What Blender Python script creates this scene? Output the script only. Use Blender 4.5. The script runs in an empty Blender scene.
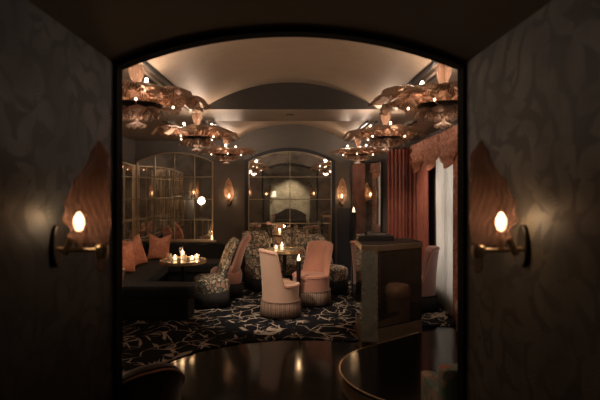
import bpy, math, random
from mathutils import Vector, Matrix
random.seed(7)
PI = math.pi
sc = bpy.context.scene
COL = sc.collection
R = math.radians

# ------------------------------------------------------------------ camera, world, exposure
cd = bpy.data.cameras.new('camera'); cam = bpy.data.objects.new('camera', cd); COL.objects.link(cam)
cam.location = (0, 0, 1.62); cam.rotation_euler = (R(90), 0, 0)
cd.lens = 28.02; cd.sensor_width = 36; cd.shift_x = 10/600; cd.shift_y = -10/600
cd.clip_start = 0.05
cd.dof.use_dof = True; cd.dof.focus_distance = 6.2; cd.dof.aperture_fstop = 2.2
sc.camera = cam
w = bpy.data.worlds.new('world'); sc.world = w; w.use_nodes = True
w.node_tree.nodes['Background'].inputs[0].default_value = (.35, .42, .5, 1)
w.node_tree.nodes['Background'].inputs[1].default_value = .02
sc.view_settings.view_transform = 'Standard'; sc.view_settings.look = 'None'
sc.view_settings.gamma = 1; sc.view_settings.use_curve_mapping = False
sc.view_settings.exposure = 1.2
sc.cycles.use_denoising = True
sc.cycles.max_bounces = 10; sc.cycles.glossy_bounces = 6; sc.cycles.transparent_max_bounces = 24
sc.cycles.sample_clamp_indirect = 4
WARM = (1, .775, .61)

def light(name, kind, loc, power, color=WARM, size=.05, parent=None, rot=None, spot=None, sx=None, sy=None):
    l = bpy.data.lights.new(name, kind); l.energy = power; l.color = color
    if kind in ('POINT', 'SPOT'): l.shadow_soft_size = size
    if kind == 'SPOT': l.spot_size = R(spot or 60); l.spot_blend = .7
    if kind == 'AREA':
        l.shape = 'RECTANGLE'; l.size = sx; l.size_y = sy
    o = bpy.data.objects.new(name, l); COL.objects.link(o); o.location = loc
    if rot: o.rotation_euler = rot
    if parent: o.parent = parent
    return o
# dusk daylight outside the window in the right wall (shines in through the sheer)
light('daylight', 'AREA', (2.75, 6.25, 1.45), 22, (1, .96, .92), rot=(0, R(90), R(4)), sx=2.0, sy=1.1)

# ------------------------------------------------------------------ mesh helpers
class MB:
    def __init__(s): s.v = []; s.f = []; s.uv = {}
    def add(s, vs, fs):
        n = len(s.v); s.v += [tuple(p) for p in vs]; s.f += [tuple(i+n for i in f) for f in fs]; return s
    def box(s, x0, x1, y0, y1, z0, z1):
        return s.add([(x0,y0,z0),(x1,y0,z0),(x1,y1,z0),(x0,y1,z0),(x0,y0,z1),(x1,y0,z1),(x1,y1,z1),(x0,y1,z1)],
                     [(0,3,2,1),(4,5,6,7),(0,1,5,4),(1,2,6,5),(2,3,7,6),(3,0,4,7)])
    def prism(s, poly, f0, f1):           # poly list of 2d, f0/f1 map a 2d point to 3d
        n = len(poly)
        vs = [f0(p) for p in poly]+[f1(p) for p in poly]
        return s.add(vs, [tuple(range(n))[::-1], tuple(range(n, 2*n))]+[(i,(i+1)%n,(i+1)%n+n,i+n) for i in range(n)])
    def slab(s, poly, z0, z1): return s.prism(poly, lambda p:(p[0],p[1],z0), lambda p:(p[0],p[1],z1))
    def wall(s, poly, y0, y1): return s.prism(poly, lambda p:(p[0],y0,p[1]), lambda p:(p[0],y1,p[1]))
    def lathe(s, prof, seg=24, c=(0,0,0), ax='z'):
        vs = []; n = len(prof)
        for k in range(seg):
            a = 2*PI*k/seg
            for r, z in prof: vs.append((c[0]+r*math.cos(a), c[1]+r*math.sin(a), c[2]+z))
        fs = [(k*n+i, ((k+1)%seg)*n+i, ((k+1)%seg)*n+i+1, k*n+i+1) for k in range(seg) for i in range(n-1)]
        if prof[0][0] > 1e-5: fs.append(tuple(k*n for k in range(seg))[::-1])
        if prof[-1][0] > 1e-5: fs.append(tuple(k*n+n-1 for k in range(seg)))
        return s.add(vs, fs)
    def tube(s, pts, r, seg=8, closed=False):
        pts = [Vector(p) for p in pts]; n = len(pts); vs = []
        up = Vector((0.123, .31, 1)).normalized()
        for i, p in enumerate(pts):
            a = pts[(i-1) % n] if (closed or i > 0) else p
            b = pts[(i+1) % n] if (closed or i < n-1) else p
            t = (b-a).normalized(); u = t.cross(up)
            if u.length < 1e-3: u = t.cross(Vector((1,0,0)))
            u.normalize(); v = t.cross(u)
            rr = r[i] if isinstance(r, (list, tuple)) else r
            for k in range(seg):
                q = 2*PI*k/seg; vs.append(p+rr*(math.cos(q)*u+math.sin(q)*v))
        m = n if closed else n-1
        fs = [(i*seg+k, i*seg+(k+1)%seg, ((i+1)%n)*seg+(k+1)%seg, ((i+1)%n)*seg+k) for i in range(m) for k in range(seg)]
        if not closed: fs += [tuple(range(seg))[::-1], tuple((n-1)*seg+k for k in range(seg))]
        return s.add(vs, fs)
    def grid(s, fn, nu, nv, cu=False):
        vs = [fn(i/nu, j/nv) for i in range(nu+1) for j in range(nv+1)]
        for i in range(nu+1):
            for j in range(nv+1): s.uv[len(s.v)+i*(nv+1)+j] = (i/nu, j/nv)
        return s.add(vs, [(i*(nv+1)+j, (i+1)*(nv+1)+j, (i+1)*(nv+1)+j+1, i*(nv+1)+j+1) for i in range(nu) for j in range(nv)])
    def ball(s, c, r, sz=1, seg=14):
        return s.lathe([(max(1e-6, r*math.sin(PI*i/10)), -r*sz*math.cos(PI*i/10)) for i in range(11)], seg, c)

def obj(name, mb, m, parent=None, smooth=True, solid=0, bevel=0, sub=0, loc=None, rotz=None, auto=True):
    me = bpy.data.meshes.new(name); me.from_pydata(mb.v, [], mb.f); me.update()
    if mb.uv:
        ul = me.uv_layers.new(name='UVMap')
        for lp in me.loops: ul.data[lp.index].uv = mb.uv.get(lp.vertex_index, (0, 0))
    me.validate()
    import bmesh
    b = bmesh.new(); b.from_mesh(me); bmesh.ops.remove_doubles(b, verts=b.verts, dist=1e-5)
    bmesh.ops.recalc_face_normals(b, faces=b.faces); b.to_mesh(me); b.free()
    o = bpy.data.objects.new(name, me); COL.objects.link(o); me.materials.append(m)
    if smooth:
        me.shade_smooth()
        if auto: me.set_sharp_from_angle(angle=R(38))
    if solid: k = o.modifiers.new('solid', 'SOLIDIFY'); k.thickness = solid; k.offset = 0
    if bevel: k = o.modifiers.new('bevel', 'BEVEL'); k.width = bevel; k.segments = 3; k.limit_method = 'ANGLE'
    if sub: k = o.modifiers.new('sub', 'SUBSURF'); k.levels = sub; k.render_levels = sub
    if parent: o.parent = parent
    if loc: o.location = loc
    if rotz is not None: o.rotation_euler = (0, 0, rotz)
    return o
def tag(o, label, cat, group=None, kind=None):
    o['label'] = label; o['category'] = cat
    if group: o['group'] = group
    if kind: o['kind'] = kind
    return o
def thing(name, label, cat, loc=(0,0,0), rotz=0, group=None):
    o = bpy.data.objects.new(name, None); COL.objects.link(o); o.location = loc; o.rotation_euler = (0,0,rotz)
    o.empty_display_size = .1
    return tag(o, label, cat, group)
def struct(name, mb, m, parent=None, **k):
    o = obj(name, mb, m, parent, **k)
    if not parent: o['kind'] = 'structure'
    return o
def dup(root, loc, rotz=None, label=None, group=None):
    def cp(o, par):
        c = o.copy(); COL.objects.link(c)
        if par: c.parent = par
        for ch in list(o.children): cp(ch, c)
        return c
    c = cp(root, None); c.location = loc
    if rotz is not None: c.rotation_euler = (0,0,rotz)
    if label: c['label'] = label
    if group: c['group'] = group
    return c
def recolor(o, old, new):
    for ch in o.children_recursive:
        if ch.type == 'MESH' and ch.data.materials and ch.data.materials[0] is old:
            ch.data = ch.data.copy(); ch.data.materials[0] = new
def sstep(a, b, x):
    t = min(1, max(0, (x-a)/(b-a))); return t*t*(3-2*t)

# ------------------------------------------------------------------ materials
class NT:
    def __init__(s, name):
        s.m = bpy.data.materials.new(name); s.m.use_nodes = True; s.t = s.m.node_tree
        s.b = s.t.nodes['Principled BSDF']
    def n(s, typ, ins=None, **props):
        k = s.t.nodes.new(typ)
        for p, v in props.items(): setattr(k, p, v)
        for i, v in (ins or {}).items():
            if isinstance(v, bpy.types.NodeSocket): s.t.links.new(v, k.inputs[i])
            else: k.inputs[i].default_value = v
        return k
    def math(s, op, a, b=0, c=0): return s.n('ShaderNodeMath', {0: a, 1: b, 2: c}, operation=op).outputs[0]
    def mix(s, f, a, b):
        k = s.n('ShaderNodeMix', data_type='RGBA')
        for i, v in ((0, f), (6, a), (7, b)):
            if isinstance(v, bpy.types.NodeSocket): s.t.links.new(v, k.inputs[i])
            else: k.inputs[i].default_value = v if i == 0 else (*v, 1) if len(v) == 3 else v
        return k.outputs[2]
    def obj(s): return s.n('ShaderNodeTexCoord').outputs['Object']
    def noise(s, scale, vec=None, detail=2, dist=0, rough=.5):
        return s.n('ShaderNodeTexNoise', {'Vector': vec or s.obj(), 'Scale': scale, 'Detail': detail, 'Distortion': dist, 'Roughness': rough})
    def ramp(s, f, stops):
        k = s.n('ShaderNodeValToRGB', {0: f}); e = k.color_ramp.elements
        while len(e) < len(stops): e.new(.5)
        for i, (p, c) in enumerate(stops): e[i].position = p; e[i].color = (*c, 1)
        return k.outputs[0]
    def to(s, sock, out): s.t.links.new(out, s.b.inputs[sock])
    def bump(s, h, st=.3, d=.01):
        s.to('Normal', s.n('ShaderNodeBump', {'Height': h, 'Strength': st, 'Distance': d}).outputs[0])
def mat(name, c, rough=.6, metal=0, var=.25, vs=6, sheen=0, bump=0, coat=0, bs=60, spec=None):
    t = NT(name); b = t.b
    c2 = tuple(x*(1-var) for x in c)
    t.to('Base Color', t.mix(t.noise(vs, detail=4).outputs[0], c2, tuple(min(1, x*(1+var)) for x in c)))
    b.inputs['Roughness'].default_value = rough; b.inputs['Metallic'].default_value = metal
    if sheen: b.inputs['Sheen Weight'].default_value = sheen; b.inputs['Sheen Roughness'].default_value = .4
    if coat: b.inputs['Coat Weight'].default_value = coat
    if spec is not None: b.inputs['Specular IOR Level'].default_value = spec
    if bump: t.bump(t.noise(bs, detail=3).outputs[0], bump)
    return t.m
def emit(name, c, s):
    t = NT(name); t.b.inputs['Base Color'].default_value = (.8,.7,.6,1)
    t.b.inputs['Emission Color'].default_value = (*c, 1)
    f = t.n('ShaderNodeLayerWeight', {0: .4}).outputs['Facing']
    t.to('Emission Strength', t.math('MULTIPLY_ADD', f, -s*.5, s))
    return t.m

def wallpaper(name, a, b, c, sheen_r):
    t = NT(name); v = t.obj()
    n = t.noise(2.2, v, 2).outputs[1]
    vv = t.n('ShaderNodeVectorMath', {0: v, 1: t.n('ShaderNodeVectorMath', {0: n, 1: (.22,.22,.22)}, operation='MULTIPLY').outputs[0]}, operation='ADD').outputs[0]
    vo = t.n('ShaderNodeTexVoronoi', {'Vector': vv, 'Scale': 9.0, 'Randomness': 1.0}, feature='F1')
    ang = t.math('MULTIPLY', t.n('ShaderNodeSeparateColor', {0: vo.outputs['Color']}).outputs[0], 6.28)
    loc = t.n('ShaderNodeVectorMath', {0: vv, 1: vo.outputs['Position']}, operation='SUBTRACT').outputs[0]
    rot = t.n('ShaderNodeVectorRotate', {'Vector': loc, 'Angle': ang}, rotation_type='X_AXIS').outputs[0]
    sp = t.n('ShaderNodeSeparateXYZ', {0: rot})
    # a leaf: long in one direction, narrow in the other, with a midrib
    bend = t.math('MULTIPLY_ADD', t.math('POWER', sp.outputs[2], 2), 5., sp.outputs[1])
    e = t.math('ADD', t.math('POWER', t.math('MULTIPLY', bend, 24.), 2), t.math('POWER', t.math('MULTIPLY', sp.outputs[2], 8.), 2))
    leaf = t.n('ShaderNodeMapRange', {0: e, 1: 1.15, 2: .6, 3: 0., 4: 1.}).outputs[0]
    veins = t.math('SINE', t.math('MULTIPLY', t.math('ADD', sp.outputs[2], t.math('MULTIPLY', t.math('ABSOLUTE', bend), -1.)), 420.))
    leaf = t.math('MULTIPLY', leaf, t.math('MULTIPLY_ADD', veins, .3, .6))
    leaf = t.math('MULTIPLY', leaf, t.n('ShaderNodeMapRange', {0: t.noise(4, v, 3).outputs[0], 1: .38, 2: .6, 3: .25, 4: 1.}).outputs[0])
    grain = t.noise(3, v, 3).outputs[0]
    base = t.mix(grain, a, b)
    t.to('Base Color', t.mix(t.math('MINIMUM', t.math('MULTIPLY', leaf, 1.3), 1.), base, c))
    t.to('Roughness', t.math('MULTIPLY_ADD', leaf, -.15, sheen_r))
    t.bump(leaf, .25, .002)
    return t.m

M = {}
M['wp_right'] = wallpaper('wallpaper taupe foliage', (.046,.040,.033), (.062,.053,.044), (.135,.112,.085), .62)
M['wp_left'] = wallpaper('wallpaper shaded taupe foliage', (.006,.0085,.0105), (.010,.013,.0155), (.036,.038,.037), .62)  # same foliage paper, with the left wall's shade put into the colour
M['wp_end'] = wallpaper('wallpaper pale green foliage', (.46,.45,.33), (.56,.54,.41), (.32,.32,.22), .7)
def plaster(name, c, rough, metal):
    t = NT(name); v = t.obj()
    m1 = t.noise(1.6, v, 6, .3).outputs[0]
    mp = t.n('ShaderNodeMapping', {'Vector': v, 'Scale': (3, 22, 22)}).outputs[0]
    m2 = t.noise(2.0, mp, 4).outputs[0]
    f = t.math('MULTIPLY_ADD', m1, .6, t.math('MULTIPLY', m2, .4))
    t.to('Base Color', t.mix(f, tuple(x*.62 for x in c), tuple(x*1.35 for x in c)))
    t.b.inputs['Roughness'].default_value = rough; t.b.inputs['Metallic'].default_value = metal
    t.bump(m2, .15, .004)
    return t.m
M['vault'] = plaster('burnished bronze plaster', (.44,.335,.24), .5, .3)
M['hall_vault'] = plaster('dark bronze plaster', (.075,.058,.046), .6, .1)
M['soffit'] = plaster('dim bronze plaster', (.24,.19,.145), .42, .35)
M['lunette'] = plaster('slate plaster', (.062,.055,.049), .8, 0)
M['wall'] = plaster('smoke plaster', (.115,.101,.090), .75, 0)
M['black'] = mat('black lacquer', (.008,.009,.012), .35)
M['black_matt'] = mat('black paint', (.006,.007,.009), .6)
M['jet'] = mat('jet black paint', (.0035,.004,.005), .8, spec=.08)
M['dado'] = mat('midnight lacquer', (.014,.016,.022), .5)
M['gilt'] = mat('aged gilt', (.40,.33,.24), .35, .9, .35, 20)
M['brass'] = mat('brass', (.62,.46,.29), .36, .85, .2, 9)
M['bronze'] = mat('brushed bronze', (.50,.38,.27), .38, .75, .2, 15)
M['darkmetal'] = mat('dark metal', (.03,.025,.022), .35, .7)
# antique mirror
def mirror(name, c, r0, r1, spots=.5, sc_=5, met=.92):
    t = NT(name); v = t.obj()
    n = t.noise(sc_, v, 6, .6).outputs[0]; f = t.n('ShaderNodeMapRange', {0: n, 1: .45, 2: .75}).outputs[0]
    t.to('Base Color', t.mix(t.math('MULTIPLY', f, spots), c, tuple(x*.3 for x in c)))
    t.to('Roughness', t.n('ShaderNodeMapRange', {0: f, 1: 0., 2: 1., 3: r0, 4: r1}).outputs[0])
    t.b.inputs['Metallic'].default_value = met
    t.bump(t.noise(2.2, v, 1).outputs[0], .06, .02)
    return t.m
M['mirror'] = mirror('antiqued mirror', (.90,.84,.75), .006, .05, .75, 4)
M['podium_side'] = mirror('mottled mirror', (.52,.50,.40), .15, .5, .7, 12, .5)
M['podium_face'] = mirror('smoked mirror', (.42,.35,.29), .05, .16)
# stone floor
def stone(name, c, r):
    t = NT(name); v = t.obj()
    n = t.noise(1.1, v, 8, 1.5).outputs[0]
    f = t.n('ShaderNodeMapRange', {0: t.math('ABSOLUTE', t.math('SUBTRACT', n, .5)), 1: 0., 2: .02, 3: 1., 4: 0.}).outputs[0]
    t.to('Base Color', t.mix(t.math('MULTIPLY', f, .25), c, (.02,.015,.012)))
    t.to('Roughness', t.math('MULTIPLY_ADD', t.noise(3, v, 3).outputs[0], .14, r))
    t.bump(t.noise(1.3, v, 2).outputs[0], .06, .02); t.b.inputs['Specular IOR Level'].default_value = .13
    return t.m
M['stone'] = stone('polished black stone', (.003,.003,.003), .05)
M['dais'] = stone('polished black wood', (.004,.0045,.005), .08)
def carpet():
    t = NT('black carpet with cream brush strokes'); v = t.obj()
    out = None
    for k, (s, dist, cnt, off) in enumerate(((1.5, .9, 4.2, 0.), (1.9, 1.2, 3.6, 7.3), (1.3, 1.0, 3.9, 15.1))):
        vv = t.n('ShaderNodeMapping', {'Vector': v, 'Location': (off, off*.7, 0), 'Scale': (1, .85, 1)}).outputs[0]
        n = t.noise(s*1.6, vv, 1, .4).outputs[1]
        wv = t.n('ShaderNodeVectorMath', {0: vv, 1: t.n('ShaderNodeVectorMath', {0: n, 1: (dist*.6,dist*.6,0)}, operation='MULTIPLY').outputs[0]}, operation='ADD').outputs[0]
        line = t.n('ShaderNodeTexVoronoi', {'Vector': wv, 'Scale': cnt}, feature='DISTANCE_TO_EDGE').outputs[0]
        w_ = t.n('ShaderNodeMapRange', {0: t.noise(4.2, vv, 1).outputs[0], 1: .42, 2: .62, 3: -.012, 4: .042}).outputs[0]
        l = t.n('ShaderNodeMapRange', {0: t.math('SUBTRACT', w_, line), 1: 0., 2: .014}).outputs[0]
        out = l if out is None else t.math('MAXIMUM', out, l)
    fib = t.noise(220, v, 2).outputs[0]
    cr = t.mix(t.noise(1.7, v, 2).outputs[0], (.24,.205,.16), (.58,.50,.40))
    t.to('Base Color', t.mix(out, (.007,.008,.011), cr))
    t.b.inputs['Roughness'].default_value = .95; t.b.inputs['Specular IOR Level'].default_value = .1
    t.bump(fib, .4, .004)
    return t.m
M['carpet'] = carpet()
M['pink'] = mat('dusty rose velvet', (.56,.38,.28), .75, 0, .12, 5, .5, .15)
M['rose'] = mat('deep rose velvet', (.42,.21,.155), .75, 0, .15, 5, .5, .15)
M['mauve'] = mat('mauve velvet', (.26,.135,.12), .75, 0, .15, 5, .4, .15)
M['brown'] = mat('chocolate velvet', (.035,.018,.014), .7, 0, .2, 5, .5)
M['velvet'] = mat('black velvet', (.006,.007,.008), .85, 0, .3, 4, .08)
M['piping'] = mat('rose piping', (.52,.27,.19), .6)
M['fringe'] = mat('bullion fringe taupe', (.27,.17,.12), .8, 0, .3, 40)
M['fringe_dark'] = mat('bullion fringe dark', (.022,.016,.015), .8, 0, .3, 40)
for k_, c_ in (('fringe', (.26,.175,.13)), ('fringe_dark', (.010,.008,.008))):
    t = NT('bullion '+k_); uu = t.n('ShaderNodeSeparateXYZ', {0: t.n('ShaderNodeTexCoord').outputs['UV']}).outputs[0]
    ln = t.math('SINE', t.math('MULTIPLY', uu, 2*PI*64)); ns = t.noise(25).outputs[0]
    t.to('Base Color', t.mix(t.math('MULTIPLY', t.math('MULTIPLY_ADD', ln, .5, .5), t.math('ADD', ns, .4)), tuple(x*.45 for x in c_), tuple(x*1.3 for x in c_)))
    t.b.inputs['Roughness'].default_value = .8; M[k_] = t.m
def floral(name, base, cols, s=9):
    t = NT(name); v = t.obj()
    n = t.noise(5, v, 2).outputs[1]
    vv = t.n('ShaderNodeVectorMath', {0: v, 1: t.n('ShaderNodeVectorMath', {0: n, 1: (.30,.30,.30)}, operation='MULTIPLY').outputs[0]}, operation='ADD').outputs[0]
    vo = t.n('ShaderNodeTexVoronoi', {'Vector': vv, 'Scale': s}, feature='F1')
    edge = t.n('ShaderNodeTexVoronoi', {'Vector': vv, 'Scale': s}, feature='DISTANCE_TO_EDGE').outputs[0]
    cell = t.ramp(t.n('ShaderNodeSeparateColor', {0: vo.outputs['Color']}).outputs[1], [(i/len(cols), c) for i, c in enumerate(cols)])
    t.m.node_tree.nodes[-1].color_ramp.interpolation = 'CONSTANT'
    f = t.n('ShaderNodeMapRange', {0: edge, 1: .07, 2: .13}).outputs[0]
    w_ = t.noise(16, vv, 3, 1.5).outputs[0]
    f2 = t.n('ShaderNodeMapRange', {0: w_, 1: .56, 2: .60}).outputs[0]
    col = t.mix(f, base, cell)
    t.to('Base Color', t.mix(t.math('MULTIPLY', f2, .7), col, base))
    t.b.inputs['Roughness'].default_value = .8
    return t.m
M['floral'] = floral('botanical fabric cream sage rust', (.07,.065,.05), [(.62,.52,.39), (.20,.21,.17), (.45,.31,.22), (.58,.52,.40), (.62,.54,.42)], 17)
M['coral'] = floral('botanical fabric teal coral', (.26,.34,.30), [(.20,.34,.30), (.58,.27,.20), (.34,.45,.38), (.58,.45,.34)], 13)
M['cushion'] = floral('coral figured silk', (.50,.20,.12), [(.56,.24,.15), (.44,.16,.10), (.60,.29,.19)], 14)
def striped(name, a, b, scale, rough, ax=0, sheen=.3):
    t = NT(name); sp = t.n('ShaderNodeTexCoord').outputs['UV']
    u = t.n('ShaderNodeSeparateXYZ', {0: sp}).outputs[0]
    f = t.math('FRACT', t.math('MULTIPLY', u, scale))
    f = t.n('ShaderNodeMapRange', {0: f, 1: .40, 2: .55}).outputs[0]
    f = t.math('MULTIPLY', f, t.math('MULTIPLY_ADD', t.noise(5).outputs[0], .4, .7))
    t.to('Base Color', t.mix(f, a, b)); t.b.inputs['Roughness'].default_value = rough
    t.b.inputs['Sheen Weight'].default_value = sheen
    return t.m
M['drape'] = mat('rust satin', (.33,.105,.075), .36, 0, .45, 7, .1)
M['drape2'] = floral('coral damask', (.42,.19,.125), [(.58,.27,.19), (.36,.15,.10), (.64,.34,.25)], 22)
M['valance_trim'] = mat('coral fringe', (.55,.23,.14), .7, 0, .3, 50)
t = NT('white sheer'); t.b.inputs['Base Color'].default_value = (.75,.72,.68,1); t.b.inputs['Roughness'].default_value = .9
tr = t.n('ShaderNodeBsdfTranslucent', {'Color': (.8,.78,.75,1)}); mx = t.n('ShaderNodeMixShader', {0: .5, 1: t.b.outputs[0], 2: tr.outputs[0]})
t.t.links.new(mx.outputs[0], t.t.nodes['Material Output'].inputs[0]); M['sheer'] = t.m
def glass(name, tint, body, fac_t, glow=0, rough=.10, rib=60, ku=1.4, kv=-1.1):
    t = NT(name); v = t.obj()
    t.b.inputs['Base Color'].default_value = (*body, 1); t.b.inputs['Roughness'].default_value = rough
    t.b.inputs['Coat Weight'].default_value = .3
    tp = t.n('ShaderNodeBsdfTransparent', {0: (*tint, 1)})
    tl = t.n('ShaderNodeBsdfTranslucent', {'Color': (*body, 1)})
    a = t.n('ShaderNodeMixShader', {0: .6, 1: t.b.outputs[0], 2: tl.outputs[0]})
    uv = t.n('ShaderNodeSeparateXYZ', {0: t.n('ShaderNodeTexCoord').outputs['UV']})
    hb = t.math('ADD', t.math('MULTIPLY', t.math('MULTIPLY_ADD', t.noise(9).outputs[0], .06, uv.outputs[0]), ku), t.math('MULTIPLY', t.math('ABSOLUTE', t.math('SUBTRACT', uv.outputs[1], .5)), kv))
    st = t.math('SINE', t.math('MULTIPLY', hb, rib))
    cc = t.mix(t.n('ShaderNodeMapRange', {0: st, 1: -.6, 2: 1., 3: 0., 4: 1.}).outputs[0], tuple(x*.40 for x in body), tuple(min(1, x*1.35) for x in body))
    t.to('Base Color', cc); t.t.links.new(cc, tl.inputs[0])
    t.bump(st, .9, .006)
    lw = t.n('ShaderNodeLayerWeight', {0: .35}).outputs['Facing']
    f = t.math('MULTIPLY_ADD', lw, -fac_t*.9, fac_t)
    o = t.n('ShaderNodeMixShader', {0: f, 1: a.outputs[0], 2: tp.outputs[0]})
    t.t.links.new(o.outputs[0], t.t.nodes['Material Output'].inputs[0])
    return t.m
M['leafglass'] = glass('rose amber glass', (1,.93,.88), (.86,.58,.46), .58, rib=120)
M['sconceglass'] = glass('rose amber sconce glass', (.96,.82,.75), (.25,.165,.14), .64, rib=62, ku=.55, kv=-1.5)
M['smallglass'] = glass('pale rose sconce glass', (1,.88,.8), (.75,.55,.45), .6, rib=62, ku=.55, kv=-1.5)
M['clearglass'] = glass('clear glass', (.95,.93,.9), (.4,.38,.35), .85, rough=.05)
M['bulb'] = emit('warm bulb', (1,.72,.46), 9)
M['sconcebulb'] = emit('warm sconce bulb', (1,.70,.42), 7)
M['flame'] = emit('candle flame', (1,.74,.46), 9)
M['down'] = emit('downlight lens', (1,.8,.6), 6)
M['shade'] = emit('lamp shade glow', (1,.84,.64), .8)
M['globe'] = emit('lit opal globe', (1,.80,.58), 4.5)
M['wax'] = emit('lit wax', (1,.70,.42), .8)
M['petal'] = mat('blush petals', (.62,.36,.30), .7)
M['stem'] = mat('green stem', (.05,.08,.04), .6)
M['menu'] = mat('menu leather', (.02,.016,.014), .5)
M['menu_page'] = mat('cream pages', (.4,.34,.27), .8)

# ------------------------------------------------------------------ structure
def arc_pts(a, zs, zc, n=24, x0=0):      # circular segment of half width a, springing zs, crown zc (left to right)
    h = zc-zs; r = (a*a+h*h)/(2*h); cz = zc-r; t0 = math.asin(a/r)
    return [(x0+r*math.sin(t0*(2*i/n-1)), cz+r*math.cos(t0*(2*i/n-1))) for i in range(n+1)]
YB, YN = 8.30, 2.25                      # back wall, room face of the near wall
XL = -2.75
def XR(y): return 2.26 - (8.3-y)*.052    # right wall leans in slightly
HW = .822                                # half width of the passage
struct('floor', MB().box(-3.2, 3.2, -3.2, 8.8, -.12, 0), M['stone'], smooth=False)
# passage
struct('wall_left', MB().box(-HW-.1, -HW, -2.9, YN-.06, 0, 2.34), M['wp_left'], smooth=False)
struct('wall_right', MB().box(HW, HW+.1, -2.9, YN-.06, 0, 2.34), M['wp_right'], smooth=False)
struct('wall_rear', MB().box(-1.2, 1.2, -3.05, -2.9, 0, 3.0), M['wp_end'], smooth=False)
def shell(pts, up, y0, y1):
    n = len(pts); o = [(x, z+up) for x, z in pts]; m = MB()
    vs = [(x, y, z) for y in (y0, y1) for x, z in pts+o]
    f = []
    for i in range(n-1):
        f += [(i, i+1, 2*n+i+1, 2*n+i), (n+i, 3*n+i, 3*n+i+1, n+i+1), (i, n+i, n+i+1, i+1), (2*n+i, 2*n+i+1, 3*n+i+1, 3*n+i)]
    f += [(0, 2*n, 3*n, n), (n-1, 2*n-1, 4*n-1, 3*n-1)]
    return m.add(vs, f)
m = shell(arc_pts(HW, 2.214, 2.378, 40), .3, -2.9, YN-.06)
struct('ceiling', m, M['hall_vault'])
# arched opening between passage and lounge: black casing + wall around it
IN = .807
m = MB(); pi_ = arc_pts(IN, 2.198, 2.357); po = arc_pts(HW+.03, 2.235, 2.44)
for i in range(24):
    m.wall([pi_[i], pi_[i+1], po[i+1], po[i]], YN-.075, YN)
for s in (-1, 1):
    x0, x1 = sorted((s*IN, s*(HW+.03))); m.wall([(x0,0),(x1,0),(x1,2.235),(x0,2.235)], YN-.075, YN)
    m.wall([(s*IN,2.19),(s*(HW+.03),2.19),(s*(HW+.03),2.235),(s*IN,2.198)], YN-.075, YN)
struct('trim_1', m, M['jet'], smooth=False)
m = MB()
for i in range(24):
    m.wall([po[i], po[i+1], (po[i+1][0], 3.0), (po[i][0], 3.0)], YN-.05, YN)
m.box(XL-.1, -HW-.03, YN-.05, YN, 0, 3.0); m.box(HW+.03, 2.4, YN-.05, YN, 0, 3.0)
struct('wall_front', m, M['wall'], smooth=False)
# lounge walls
struct('wall_back', MB().box(XL-.1, 2.5, YB, YB+.12, 0, 3.0), M['wall'], smooth=False)
struct('wall_west', MB().box(XL-.1, XL, YN, YB, 0, 3.0), M['wall'], smooth=False)
m = MB()                                  # right wall with the window opening
def rw(y0, y1, z0, z1, m=m):
    a, b = XR(y0), XR(y1)
    m.add([(a,y0,z0),(a+.15,y0,z0),(b+.15,y1,z0),(b,y1,z0),(a,y0,z1),(a+.15,y0,z1),(b+.15,y1,z1),(b,y1,z1)],
          [(0,3,2,1),(4,5,6,7),(0,1,5,4),(1,2,6,5),(2,3,7,6),(3,0,4,7)])
WY0, WY1, WZ0, WZ1 = 5.74, 6.80, .25, 2.25
rw(YN, WY0, 0, 3); rw(WY1, YB, 0, 3); rw(WY0, WY1, 0, WZ0); rw(WY0, WY1, WZ1, 3)
struct('wall_east', m, M['wall'], smooth=False)
# window in the right wall
def on_right(y, off): return XR(y)-off
wn = MB()
def rbar(m, y0, y1, z0, z1, o0, o1):
    m.add([(XR(y0)-o1,y0,z0),(XR(y0)-o0,y0,z0),(XR(y1)-o0,y1,z0),(XR(y1)-o1,y1,z0),(XR(y0)-o1,y0,z1),(XR(y0)-o0,y0,z1),(XR(y1)-o0,y1,z1),(XR(y1)-o1,y1,z1)],
          [(0,3,2,1),(4,5,6,7),(0,1,5,4),(1,2,6,5),(2,3,7,6),(3,0,4,7)])
rbar(wn, WY0, WY0+.06, WZ0, WZ1, -.10, -.03); rbar(wn, WY1-.06, WY1, WZ0, WZ1, -.10, -.03)
rbar(wn, WY0, WY1, WZ0, WZ0+.06, -.10, -.03); rbar(wn, WY0, WY1, WZ1-.06, WZ1, -.10, -.03)
rbar(wn, 6.24, 6.30, WZ0, WZ1, -.09, -.04); rbar(wn, WY0, WY1, 1.3, 1.34, -.09, -.04)
win = struct('window_1', wn, M['black'], smooth=False)
pn = MB(); rbar(pn, WY0+.05, WY1-.05, WZ0+.05, WZ1-.05, -.07, -.06)
struct('window_pane', pn, M['clearglass'], win, smooth=False)
# ceiling of the lounge: two barrel vaults, a cross beam and flat side bays
VA, VS, VC = .965, 2.50, 2.79
va = arc_pts(VA, VS, VC)
def vault(y0, y1):
    return shell(arc_pts(VA, VS, VC, 40), .06, y0, y1)
struct('ceiling', vault(YN, 5.10), M['vault']); struct('ceiling', vault(5.95, YB), M['vault'])
struct('ceiling', MB().box(-VA, VA, 5.10, 5.95, VS, 2.9), M['soffit'], smooth=False).name = 'ceiling_beam'
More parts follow.
